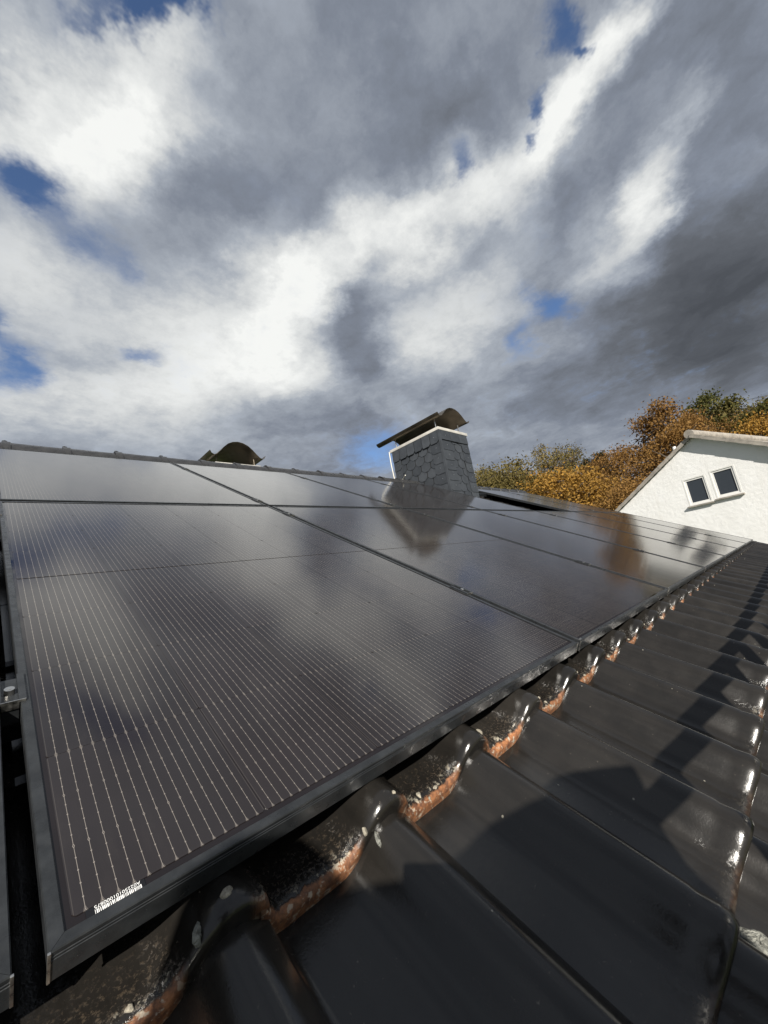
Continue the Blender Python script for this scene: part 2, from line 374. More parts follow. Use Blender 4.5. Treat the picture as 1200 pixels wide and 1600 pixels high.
# solar cell pattern ------------------------------------------------
PW, PL, GX, GY = 1.134, 1.762, 0.022, 0.034
CW, CH = 0.1835, 0.2145          # cell pitch
MX, MY = 0.0165, 0.0195          # margins to the first cell
WS = 0.01255                     # wire spacing
def cell_nodes(t, u, v, edges):
    """u, v: metres from the cell's lower left corner -> (base colour, wire mask)"""
    uc = t.math('SUBTRACT', u, CW / 2)
    au = t.math('ABSOLUTE', uc)
    inside = t.rng(au, 0.0895, 0.0885)
    fu = t.math('MULTIPLY', t.math('SUBTRACT', t.math('FRACT', t.math('DIVIDE', uc, WS)), 0.5), WS)
    afu = t.math('ABSOLUTE', fu)
    ps = CH / 3
    fv = t.math('MULTIPLY', t.math('SUBTRACT', t.math('FRACT', t.math('ADD', t.math('DIVIDE', v, ps), 0.5)), 0.5), ps)
    afv = t.math('ABSOLUTE', fv)
    wire = t.rng(afu, 0.00030, 0.00014)
    dia = t.math('ADD', t.math('DIVIDE', afu, 0.0011), t.math('DIVIDE', afv, 0.0034))
    ring = t.math('MULTIPLY', t.rng(dia, 1.0, 0.9), t.rng(dia, 0.4, 0.6))
    core = t.rng(dia, 0.55, 0.45)
    dv = t.math('ABSOLUTE', t.math('MULTIPLY', t.math('SUBTRACT', t.math('FRACT', t.math('ADD', t.math('DIVIDE', v, ps / 5), 0.5)), 0.5), ps / 5))
    dot = t.math('MULTIPLY', t.rng(afu, 0.00075, 0.00055), t.rng(dv, 0.00075, 0.00055))
    vee = t.math('MULTIPLY', t.rng(t.math('ABSOLUTE', t.math('SUBTRACT', afu, t.math('MULTIPLY', t.math('SUBTRACT', 0.0052, t.math('MINIMUM', v, t.math('SUBTRACT', CH, v))), 0.32))), 0.0004, 0.00025),
                 t.rng(t.math('MINIMUM', v, t.math('SUBTRACT', CH, v)), 0.0053, 0.005))
    m = t.math('MAXIMUM', t.math('MAXIMUM', wire, ring), t.math('MAXIMUM', dot, t.math('MULTIPLY', vee, 0.35)))
    m = t.math('SUBTRACT', m, t.math('MULTIPLY', core, 0.8), clamp=True)
    m = t.math('MULTIPLY', m, inside)
    # faint printed border of the cell
    bu = t.rng(t.math('ABSOLUTE', t.math('SUBTRACT', au, 0.0901)), 0.00045, 0.0002)
    bv = t.rng(t.math('ABSOLUTE', t.math('SUBTRACT', t.math('ABSOLUTE', t.math('SUBTRACT', v, CH / 2)), 0.1058)), 0.00045, 0.0002)
    bord = t.math('MULTIPLY', t.math('MAXIMUM', bu, t.math('MULTIPLY', bv, 0.12)), 0.14)
    return t.math('MAXIMUM', m, bord)
def glass_finish(t, b, mask, vec, tint):
    n = t.noise(vec, 3.0, 5, 0.6)
    cellc = t.mix(t.rng(n, 0.3, 0.7), tint, tuple(c * 1.5 for c in tint))
    smear = t.noise(t.vmath('MULTIPLY', vec, (6.0, 1.2, 1.0)), 4.0, 6, 0.7)
    film = t.noise(t.vmath('MULTIPLY', vec, (9.0, 2.0, 1.0)), 1.3, 6, 0.7)
    cellc = t.mix(t.rng(film, 0.48, 0.80, 0.0, 0.05), cellc, (0.30, 0.27, 0.23))
    t.link(t.mix(mask, cellc, (0.235, 0.21, 0.185)), b.inputs['Base Color'])
    t.link(t.rng(smear, 0.3, 0.75, 0.085, 0.125), b.inputs['Roughness'])
    b.inputs['IOR'].default_value = 1.70
    b.inputs['Specular IOR Level'].default_value = 0.5
def panel_mat():
    m, t, b = new_mat('solar_laminate'); tc = t.node('ShaderNodeTexCoord').outputs['Object']; x, y, z = t.sep(tc)
    u = t.math('MULTIPLY', t.math('FRACT', t.math('DIVIDE', t.math('SUBTRACT', x, MX), CW)), CW)
    ys = t.math('SUBTRACT', t.math('SUBTRACT', y, MY), t.math('MULTIPLY', t.math('GREATER_THAN', y, PL / 2), 0.007))
    v = t.math('MULTIPLY', t.math('FRACT', t.math('DIVIDE', ys, CH)), CH)
    mask = cell_nodes(t, u, v, True)
    inp = t.math('MULTIPLY', t.rng(t.math('ABSOLUTE', t.math('SUBTRACT', x, PW / 2)), CW * 3 + 0.0004, CW * 3), t.rng(t.math('ABSOLUTE', t.math('SUBTRACT', y, PL / 2)), CH * 4 + 0.004, CH * 4 + 0.0035))
    mask = t.math('MULTIPLY', mask, inp)
    mid = t.rng(t.math('ABSOLUTE', t.math('SUBTRACT', y, PL / 2)), 0.0036, 0.0034)
    mask = t.math('MULTIPLY', mask, t.math('SUBTRACT', 1.0, mid))
    glass_finish(t, b, mask, tc, (0.0135, 0.0107, 0.0104))
    return m
def cell_mat():
    m, t, b = new_mat('solar_cell'); tc = t.node('ShaderNodeTexCoord').outputs['Object']; x, y, z = t.sep(tc)
    mask = cell_nodes(t, x, y, True)
    rnd = t.node('ShaderNodeObjectInfo').outputs['Random']
    glass_finish(t, b, mask, t.vmath('ADD', tc, t.comb(t.math('MULTIPLY', rnd, 9.0), 0.0)), (0.0135, 0.0107, 0.0104))
    return m
MAT['panel'] = panel_mat(); MAT['cell'] = cell_mat()
MAT['backsheet'] = simple('black_backsheet', (0.012, 0.0095, 0.010), 0.11, 0, 5, 0.2)

def leaf_mat(name, cols):
    m, t, b = new_mat(name)
    g = t.node('ShaderNodeNewGeometry').outputs['Random Per Island']
    tc = t.node('ShaderNodeTexCoord').outputs['Object']
    rnd = t.node('ShaderNodeObjectInfo').outputs['Random']
    n = t.noise(t.vmath('ADD', tc, t.comb(t.math('MULTIPLY', rnd, 40), 0, 0)), 0.45, 3)
    f = t.math('ADD', t.math('MULTIPLY', g, 0.42), t.math('MULTIPLY_ADD', n, 0.9, -0.14), clamp=True)
    k = len(cols)
    c = t.ramp(f, [(i / (k - 1), cols[i]) for i in range(k)])
    t.link(c, b.inputs['Base Color']); b.inputs['Roughness'].default_value = 0.7; b.inputs['Specular IOR Level'].default_value = 0.2
    tr = t.node('ShaderNodeBsdfTranslucent'); t.link(c, tr.inputs[0])
    mx = t.node('ShaderNodeMixShader'); mx.inputs[0].default_value = 0.28
    t.link(b.outputs[0], mx.inputs[1]); t.link(tr.outputs[0], mx.inputs[2]); t.link(mx.outputs[0], t.n['Material Output'].inputs[0])
    return m
MAT['leaf_rust'] = leaf_mat('rust_leaves', [(0.0826, 0.0462, 0.0198), (0.1871, 0.1012, 0.0330), (0.2862, 0.1596, 0.0462), (0.3743, 0.2202, 0.0716)])
MAT['leaf_gold'] = leaf_mat('gold_leaves', [(0.11, 0.068, 0.02), (0.27, 0.155, 0.036), (0.42, 0.235, 0.045), (0.50, 0.31, 0.08)])
MAT['leaf_olive'] = leaf_mat('olive_leaves', [(0.0550, 0.0495, 0.0177), (0.1211, 0.0991, 0.0330), (0.1981, 0.1541, 0.0495), (0.2642, 0.1981, 0.0660)])
MAT['leaf_green'] = leaf_mat('green_leaves', [(0.0275, 0.0352, 0.0110), (0.0660, 0.0716, 0.0198), (0.1211, 0.1101, 0.0308), (0.1981, 0.1541, 0.0385)])
MAT['leaf_conifer'] = leaf_mat('conifer_needles', [(0.0086, 0.0155, 0.0086), (0.0189, 0.0301, 0.0155), (0.0301, 0.0430, 0.0189), (0.0430, 0.0516, 0.0215)])

# ------------------------------------------------------------------ ground, hill
def hill(x, y):
    r = math.hypot(x, y)
    a = math.degrees(math.atan2(y, x))
    w = max(0.0, min(1.0, 1 - abs(a - 8) / 75.0)); w = w * w * (3 - 2 * w)
    h = max(0.0, r - 24) * 0.17
    return w * min(h, 22) + 0.25 * noise.noise(Vector((x * 0.05, y * 0.05, 0)))
def build_ground():
    rs = [0, 4, 8, 12, 18, 24, 30, 36, 44, 52, 62, 75, 95, 130, 200, 400, 900, 1800]; n = 72
    v = [(0, 0, hill(0, 0))]; f = []
    for r in rs[1:]:
        for k in range(n):
            a = 2 * math.pi * k / n; x, y = r * math.cos(a), r * math.sin(a); v.append((x, y, hill(x, y)))
    for k in range(n): f.append((0, 1 + k, 1 + (k + 1) % n))
    for i in range(len(rs) - 2):
        for k in range(n):
            k2 = (k + 1) % n; a = 1 + i * n; b = a + n
            f.append((a + k, b + k, b + k2, a + k2))
    o = MB().add(v, f).build('ground', MAT['grass'], smooth=True, angle=180)
    tag(o, kind='structure')
build_ground()

# ------------------------------------------------------------------ our roof
ZT = -0.109                        # level of the tile troughs below the panel plane
Y0 = -0.043                        # lower edge of the tile course that runs under the array
X0 = 0.326 - 0.71 * TP             # left edge of one tile of the grid
XMIN_I, XMAX_I = -7, 37            # tiles across
YR = 3.80                          # ridge line in roof y (at the tile plane)
PROF = [(t_, z_ * 1.14) for t_, z_ in ((0.0, .030), (.03, .028), (.06, .018), (.09, .008), (.12, .002), (.16, .0005), (.20, 0), (.52, 0), (.57, .001), (.61, .0045), (.65, .0115), (.69, .022), (.73, .033), (.77, .041), (.81, .0465), (.86, .0492), (.91, .0475), (.96, .0425), (1.0, .037), (1.03, .033), (1.045, .0305), (1.051, .028), (1.053, .0245))]
def tile_mesh(full=True):
    mb = MB()
    prof = PROF if full else PROF[::3] + [PROF[-1]]
    if full:   # rows from the upper end down over the rounded nose
        rows = [(0.425, 0.0, 1), (0.30, 0.0, 1), (0.16, 0.0, 1), (0.052, 0, 1), (0.043, -0.0016, 1), (0.034, -0.0004, 1), (0.022, 0.0010, 1), (0.012, 0.0002, 1), (0.005, -0.0026, 1), (0.001, -0.0070, 1), (0.0, -0.0115, 1), (0.0008, -0.031, 1)]
    else: rows = [(0.425, 0, 1), (0.01, 0, 1), (0.0, -0.006, 1), (0.0, -0.03, 1)]
    n = len(prof)
    vs = []
    for (y, dz, _) in rows:
        tilt = 0.026 * (1 - y / TE)
        for (t, z) in prof:
            vs.append((t * TP, y, z + tilt + dz))
    fs = []
    for i in range(len(rows) - 1):
        for k in range(n - 1): fs.append((i * n + k, (i + 1) * n + k, (i + 1) * n + k + 1, i * n + k + 1))
    # the side lap's thickness
    b = len(vs)
    for i, (y, dz, _) in enumerate(rows):
        tilt = 0.026 * (1 - y / TE); vs.append((1.050 * TP, y, 0.023 + tilt + dz)); vs.append((1.045 * TP, y, 0.012 + tilt + dz))
    for i in range(len(rows) - 1):
        a = i * n + n - 1; c = (i + 1) * n + n - 1; p, q2 = b + 2 * i, b + 2 * i + 1; r, s = b + 2 * i + 2, b + 2 * i + 3
        fs.append((a, c, r, p)); fs.append((p, r, s, q2))
    mb.add(vs, fs)
    me = mb.mesh('roof_tile', MAT['tile'], smooth=True, angle=62)
    return me
def slot_dip(c): return -0.06 * max(0.0, min(1.0, (c - 1.5) / 2.5)) * max(0.0, min(1.0, (11 - c) / 3.0))    # dip added between eave and ridge so the empty panel slot looks black
def tile_pos(i, c): return (X0 + i * TP, Y0 + c * TE, ZT + slot_dip(c))

def lichen_mesh(seed, r, h):
    rr = random.Random(seed); mb = MB(); n = 14
    vs = [(0, 0, h)]; fs = []
    off = [rr.uniform(0.65, 1.25) for _ in range(n)]
    for ring, (q, hh) in enumerate(((0.45, 0.95), (0.85, 0.6), (1.0, -0.6))):
        for k in range(n):
            a = 2 * math.pi * k / n; R = r * q * (0.6 * off[k] + 0.4 * off[(k + 1) % n])
            vs.append((R * math.cos(a), R * 0.8 * math.sin(a), h * hh * rr.uniform(0.6, 1.3)))
    for k in range(n): fs.append((0, 1 + k, 1 + (k + 1) % n))
    for g in range(2):
        for k in range(n):
            a = 1 + g * n; fs.append((a + k, a + n + k, a + n + (k + 1) % n, a + (k + 1) % n))
    return mb.add(vs, fs).mesh('lichen', MAT['lichen'], smooth=True, angle=180)
def crust_mesh(seed, r, h):
    rr = random.Random(seed); n, m_ = 26, 6; vs = [(0, 0, h)]; fs = []
    off = [1 + .30 * noise.noise(Vector((math.cos(6.283 * k / n) * 1.6 + seed, math.sin(6.283 * k / n) * 1.6, 0))) + rr.uniform(-.06, .06) for k in range(n)]
    for g in range(1, m_ + 1):
        q = g / m_
        for k in range(n):
            a = 6.283 * k / n; R = r * q * (1 + (off[k] - 1) * q)
            hh = h * (1 - q ** 4) * rr.uniform(.55, 1.35) - (.001 if g == m_ else 0)
            vs.append((R * math.cos(a), R * 1.25 * math.sin(a), hh))
    for k in range(n): fs.append((0, 1 + k, 1 + (k + 1) % n))
    for g in range(m_ - 1):
        for k in range(n): a = 1 + g * n; fs.append((a + k, a + n + k, a + n + (k + 1) % n, a + (k + 1) % n))
    return MB().add(vs, fs).mesh('lichen', MAT['lichen_grey'], smooth=True, angle=60)
LICH = [lichen_mesh(i, r, h) for i, (r, h) in enumerate(((.0030, .0018), (.004, .002), (.005, .0022), (.0035, .002), (.0025, .002), (.0065, .0024), (.010, .0022), (.021, .003)))]
def prof_z(t):
    for (a, za), (b, zb) in zip(PROF, PROF[1:]):
        if a <= t <= b: return za + (zb - za) * (t - a) / (b - a)
    return PROF[-1][1]

def build_roof():
    rnd = random.Random(5)
    root = roof_empty('tiled_roof', (0, 0, 0))
    tag(root, 'black glazed tile roof slope with rust and lichen under the solar panels', 'roof')
    inv = ROOF.inverted()
    full = tile_mesh(True); low = tile_mesh(False)
    done = set(); tiles = {}
    def put(i, c):
        if (i, c) in done: return
        done.add((i, c))
        x, y, z = tile_pos(i, c)
        o = link('roof_tile', full, root, (x, y + rnd.uniform(-.0025, .0025), z + rnd.uniform(-.001, .0012)), (rnd.uniform(-.003, .003), rnd.uniform(-.004, .004), rnd.uniform(-.004, .004)))
        tiles[(i, c)] = o; o.pass_index = 100 if c == 0 else ((6 if i < 5 else 40) if c == -1 else 10)
    for c in (0, -1, -2):
        for i in range(XMIN_I, XMAX_I): put(i, c)
    for c in range(1, 11):
        for i in range(19, 26): put(i, c)
    for i in range(XMIN_I, 19): put(i, 10)
    for c in range(0, 3):
        for i in (-3, -2): put(i, c)
    # hidden courses under the array: real tiles, joined
    mb = MB()
    vv = [v.co.copy() for v in low.vertices]; ff = [tuple(p.vertices) for p in low.polygons]
    for c in range(1, 11):
        for i in range(XMIN_I, XMAX_I):
            if (i, c) in done: continue
            x, y, z = tile_pos(i, c); mb.add([(v.x + x, v.y + y, v.z + z) for v in vv], ff)
    o = mb.build('covered_tiles', MAT['tile'], root); o['kind'] = 'stuff'
    xa, xb = X0 + XMIN_I * TP, X0 + XMAX_I * TP
    MB().box((xa, Y0 - 2 * TE + 0.03, ZT - 0.20), (xb, YR - 0.03, ZT - 0.10)).build('light_stop_slab', MAT['slab'], root)  # unseen slab added below the tiles to stop light leaking through
    MB().box((xb - 0.01, Y0 - 2 * TE, ZT - 0.16), (xb + 0.03, YR, ZT + 0.075)).build('verge_board', MAT['ridge'], root, bevel=0.004)
    # far slope of the same roof
    mb = MB(); c2, s2 = math.cos(2 * PITCH), math.sin(2 * PITCH)
    n = int((xb - xa) / TP)
    prof = [(xa + (k + t) * TP, z) for k in range(n) for (t, z) in PROF[::2]]
    vs = []; L = 5.0; rows = []
    for j in range(int(L / TE)):
        rows += [(j * TE, 0.0), (j * TE + TE - .004, 0.024)]
    for (d, dz) in rows:
        for (x, z) in prof:
            zz = z + dz
            vs.append((x, YR + d * c2 + zz * s2, ZT - d * s2 + zz * c2))
    m_ = len(prof)
    fs = [(i * m_ + k, i * m_ + k + 1, (i + 1) * m_ + k + 1, (i + 1) * m_ + k) for i in range(len(rows) - 1) for k in range(m_ - 1)]
    o = mb.add(vs, fs).build('far_slope_tiles', MAT['ridge'], root, smooth=True, angle=40); o['kind'] = 'stuff'
    # ridge tiles: tapered half rounds with a clip each
    RL = 0.356; M = Matrix.Rotation(-PITCH, 4, 'X')
    mb = MB(); n = 12; vs = []; R1, R2 = 0.118, 0.108
    secs = [(0.0, R1 - .006), (0.004, R1), (0.05, R1), (0.055, R1 - .007), (RL + 0.05, R2)]
    for (x, R) in secs:
        for k in range(n + 1):
            a = math.pi * (k / n) * 1.16 - 0.08 * math.pi
            vs.append((x, math.cos(a) * R * 1.08, math.sin(a) * R))
    fs = [(i * (n + 1) + k, i * (n + 1) + k + 1, (i + 1) * (n + 1) + k + 1, (i + 1) * (n + 1) + k) for i in range(len(secs) - 1) for k in range(n)]
    rme = mb.add(vs, fs).mesh('ridge_tile', MAT['ridge'], smooth=True, angle=50)
    cl = MB().box((-.016, -.125, -.02), (.016, -.112, .035)).box((-.014, -.02, R1 - .004), (.014, .02, R1 + .008)).tube([(0, 0, R1), (0, 0, R1 + .016)], .008)
    clm = cl.mesh('ridge_clip', MAT['ridge'])
    rot = (-PITCH, 0, 0)
    x = xa - 0.0; k = 0
    while x < xb - 0.2:
        if not (4.66 < x + RL / 2 < 5.52):
            o = link('ridge_tile', rme, root, (x, YR - 0.005, ZT + 0.015 + rnd.uniform(-.003, .003)), (-PITCH + rnd.uniform(-.01, .01), rnd.uniform(-.006, .006), 0))
            link('ridge_clip', clm, o, (0.02, 0, 0))
        x += RL; k += 1
    # lichen crusts on the worn lower edges
    for c in (0, -1):
        for i in range(-2, 26):
            t = tiles[(i, c)]
            for _ in range((rnd.randint(1, 4) if i < 9 else 1) if c == 0 else (0 if i < 5 else 1)):
                tt = rnd.choice((rnd.uniform(.22, .54), rnd.uniform(.22, .6), rnd.uniform(.9, 1.02)))
                y = rnd.choice((0.002, 0.004, 0.01, 0.016))
                dz = {0.002: -.006, 0.004: -.003}.get(y, 0)
                o = link('lichen', LICH[rnd.randint(0, 5)], t, (tt * TP, y, prof_z(tt) + 0.026 + dz), (rnd.uniform(-.2, .7) if y < .005 else 0, 0, rnd.uniform(0, 6.3)))
    def lich_at(i, c, tt, y, k, tilt=0.0):
        slope = math.atan2((prof_z(min(tt + .03, 1.05)) - prof_z(tt - .03)), .06 * TP)
        link('lichen', LICH[k], tiles[(i, c)], (tt * TP, y, prof_z(tt) + 0.026 * (1 - y / TE)), (tilt, -slope, 0.5 * tt * 7))
    LICH[6] = crust_mesh(3, .0085, .0022); LICH[7] = crust_mesh(5, .0165, .0035)
    lich_at(-1, 0, .73, .012, 6); lich_at(0, -1, .75, .345, 6); lich_at(2, -2, .30, .326, 7); lich_at(0, 0, .69, .006, 5); lich_at(-1, 0, .86, .02, 5)
    # gutter at the eave
    ye = Y0 - 2 * TE - 0.03
    return root
build_roof()

# house walls under the roof
def build_house_body():
    e = empty('house', (0, 0, 0)); tag(e, 'white rendered house carrying the black tiled roof', 'house')
    xa, xb = X0 + XMIN_I * TP + 0.35, X0 + XMAX_I * TP - 0.35
    def W(y, z): return ROOF @ Vector((0, y, z))
    a = W(Y0 - 2 * TE + 0.5, ZT - 0.15); r = W(YR, ZT - 0.16); b = (2 * r.y - a.y)
    z0 = -0.3
    mb = MB(); poly = [(a.y, z0), (b, z0), (b, a.z), (r.y, r.z), (a.y, a.z)]
    vs = [(xa, y, z) for y, z in poly] + [(xb, y, z) for y, z in poly]; n = 5
    mb.add(vs, [tuple(range(n)), tuple(range(n, 2 * n))[::-1]] + [(i, (i + 1) % n, n + (i + 1) % n, n + i) for i in range(n)])
    mb.build('wall', MAT['stucco'], e)
    g = W(Y0 - 2 * TE - 0.02, ZT - 0.02); n = 10; R = 0.07
    vs = []; 
    for x in (xa - 0.3, xb + 0.3):
        for k in range(n + 1):
            an = math.pi + math.pi * k / n; vs.append((x, g.y - 0.02 + R * math.cos(an), g.z - 0.03 + R * math.sin(an)))
    MB().add(vs, [(k, k + 1, n + 2 + k, n + 1 + k) for k in range(n)]).build('gutter', MAT['galv'], e, smooth=True, angle=180)
build_house_body()

# ------------------------------------------------------------------ solar panels
FH, LIP = 0.030, 0.011
def bar_mesh(length):
    sec = [(0, -FH), (0, -.0095), (.0007, -.009), (.0007, -.008), (0, -.0075), (0, -.0062), (.0007, -.0057), (.0007, -.0047), (0, -.0042), (0, -.0012), (.0010, 0), (.0104, 0), (.0110, -.0006), (.0110, -FH)]
    n = len(sec); vs = [(d, d, z) for d, z in sec] + [(length - d, d, z) for d, z in sec]
    fs = [tuple(range(n)), tuple(range(n, 2 * n))[::-1]] + [(i, (i + 1) % n, n + (i + 1) % n, n + i) for i in range(n)]
    return MB().add(vs, fs).mesh('frame_bar', MAT['anod'])
def build_panels():
    bw, bl = bar_mesh(PW - 0.0004), bar_mesh(PL - 0.0004)
    lam = MB().box((LIP - .002, LIP - .002, -.008), (PW - LIP + .002, PL - LIP + .002, -.0022)).mesh('laminate', MAT['panel'])
    back = MB().box((LIP - .002, LIP - .002, -.008), (PW - LIP + .002, PL - LIP + .002, -.0026)).mesh('backing', MAT['backsheet'])
    ch = 0.0030; g = 0.0003
    poly = [(g + ch, g), (CW - g - ch, g), (CW - g, g + ch), (CW - g, CH - g - ch), (CW - g - ch, CH - g), (g + ch, CH - g), (g, CH - g - ch), (g, g + ch)]
    cell = MB().prism(poly, -.0005, 0.0004).mesh('solar_cell', MAT['cell'])
    edge = MB().box((-.0012, -.0009, -FH), (.0010, .0012, -.0004)).mesh('corner_edge', MAT['alu'])
    clip = MB().box((-.006, 0.001, -.0005), (.006, .006, .0016)).mesh('corner_clip', MAT['alu'])
    words = ['first', 'second', 'third', 'fourth', 'fifth', 'sixth', 'seventh']
    for row in (0, 1):
        for c in range(-1, 7):
            if row == 1 and c == 4: continue
            x, y = c * (PW + GX), row * (PL + GY)
            r = roof_empty('solar_panel', (x, y, 0))
            where = 'lower row' if row == 0 else 'upper row along the ridge'
            if (row, c) == (0, 0): lab = 'large black solar panel in the foreground with a white barcode in its corner'
            elif c == -1: lab = 'black solar panel cut by the left picture edge, ' + ('lower row' if row == 0 else 'upper row along the ridge')
            elif (row, c) == (1, 3): lab = 'black solar panel right in front of the slate chimney, upper row'
            elif (row, c) == (1, 5): lab = 'black solar panel of the upper row just right of the dark empty slot'
            elif c == 6: lab = 'farthest black solar panel in the %s' % where
            else: lab = '%s black solar panel from the foreground in the %s' % (words[c], where)
            tag(r, lab, 'solar panel', 'black solar panels on the roof slope')
            jr = random.Random(row * 31 + c)
            link('frame_bar', bw, r, (0.0002, 0, 0)); link('frame_bar', bw, r, (PW - 0.0002, PL, 0), (0, 0, math.pi))
            link('frame_bar', bl, r, (0, PL - .0002, 0), (0, 0, -math.pi / 2)); link('frame_bar', bl, r, (PW, .0002, 0), (0, 0, math.pi / 2))
            for xx in (0, PW): link('corner_edge', edge, r, (xx, 0, 0))
            if c >= 0 and row == 0 and c > 0: link('corner_clip', clip, r, (0.010, 0.002, 0))
            if row == 0 and c in (0, 1):
                link('backing', back, r)
                for a in range(6):
                    for b in range(8):
                        link('solar_cell', cell, r, (MX + a * CW, MY + b * CH + (0.007 if b >= 4 else 0), -.0022))
            else: link('laminate', lam, r)
            if (row, c) == (0, 0): build_label(r)
def text_mesh(body, size, mat, name):
    cu = bpy.data.curves.new(name, 'FONT'); cu.body = body; cu.size = size
    o = bpy.data.objects.new(name, cu); COL.objects.link(o)
    dg = bpy.context.evaluated_depsgraph_get(); me = bpy.data.meshes.new_from_object(o.evaluated_get(dg))
    me.name = name
    COL.objects.unlink(o); bpy.data.objects.remove(o)
    me.materials.clear(); me.materials.append(mat); return me
def build_label(r):
    # serial number and barcode, printed upside down as seen from the eave
    s = MB().box((0.026, 0.0112, -.0022), (0.072, 0.0192, -.0016)).build('serial_label', MAT['sticker'], r)
    tm = text_mesh('A02250101000875', 0.0046, MAT['print'], 'serial_number')
    xs = [v.co.x for v in tm.vertices]; wd = max(xs) - min(xs); k = 0.036 / wd
    for v in tm.vertices: v.co.x *= k
    link('serial_number', tm, s, (0.0685, 0.0190, -.00135), (0, 0, math.pi))
    rb = random.Random(3); mb = MB(); x = 0.0325
    while x < 0.0685:
        w = rb.choice((.0004, .0006, .0009)); mb.add([(x, .0114, -.0013), (x + w, .0114, -.0013), (x + w, .0152, -.0013), (x, .0152, -.0013)], [(0, 1, 2, 3)]); x += w + rb.choice((.0004, .0005, .0008))
    mb.build('barcode', MAT['print'], s)
build_panels()

def build_rails():
    xs0, xs1 = -1.2, 7 * (PW + GX)
    rails = [(0.405, 'aluminium mounting rail under the lower row of panels, nearer the eave', 0), (1.56, 'aluminium mounting rail under the lower row of panels, nearer the upper row', 0),
             (1.925, 'aluminium mounting rail under the upper row of panels, nearer the lower row', 1), (3.20, 'aluminium mounting rail under the upper row of panels, nearer the ridge', 1)]
    body = MB().box((-.0095, -.036, -.034), (.0095, .036, -.004)).box((-.0175, -.036, .0004), (-.0095, .036, .0034)).box((.0095, -.036, .0004), (.0175, .036, .0034)).box((-.0118, -.036, -.006), (-.0092, .036, .0032)).box((.0092, -.036, -.006), (.0118, .036, .0032)).mesh('panel_clamp', MAT['anod'])
    n = 12
    bolt = MB().tube([(0, 0, -.004), (0, 0, .0045)], .0062, 14).tube([(0, 0, .0045), (0, 0, .0049)], .0030, 6).mesh('bolt', MAT['steel'])
    end = MB().box((-.017, -.0375, .0002), (.017, -.0362, .0036)).box((-.0095, -.0375, -.010), (.0095, -.0362, .0002)).mesh('clamp_end', MAT['alu'])
    for y, lab, row in rails:
        r = roof_empty('mounting_rail', (0, y, 0)); tag(r, lab, 'rail', 'rails that carry the panels')
        MB().box((xs0, -.02, -.072), (xs1, .02, -.0345)).build('rail_profile', MAT['alu'] if False else MAT['anod'], r)
        for c in range(-1, 6):
            if row == 1 and c in (3, 4): continue
            x = c * (PW + GX) + PW + GX / 2
            o = link('panel_clamp', body, r, (x, 0, 0)); link('bolt', bolt, o, (0, -0.004, 0)); link('clamp_end', end, o)
build_rails()

# ------------------------------------------------------------------ chimneys
HOODP = [(-.415, .045), (-.395, .012), (-.360, -.004), (-.320, .010), (-.270, .050), (-.215, .100), (-.150, .146), (-.075, .174), (0, .183), (.075, .174), (.150, .146), (.215, .100), (.270, .050), (.320, .010), (.360, -.004), (.395, .012), (.415, .045)]
def hood_mesh(length, thick=.004):
    n = len(HOODP); vs = []
    for y in (0, length):
        for x, z in HOODP: vs.append((x, y, z))
        for x, z in HOODP: vs.append((x * (1 - thick * 2), y, z - thick))
    fs = []
    for k in range(n - 1):
        fs += [(k, k + 1, 2 * n + k + 1, 2 * n + k), (n + k + 1, n + k, 3 * n + k, 3 * n + k + 1), (k, n + k, n + k + 1, k + 1), (2 * n + k, 2 * n + k + 1, 3 * n + k + 1, 3 * n + k)]
    fs += [(0, 2 * n, 3 * n, n), (n - 1, 2 * n - 1, 4 * n - 1, 3 * n - 1)]
    return MB().add(vs, fs).mesh('hood', MAT['hood'], smooth=True, angle=60)

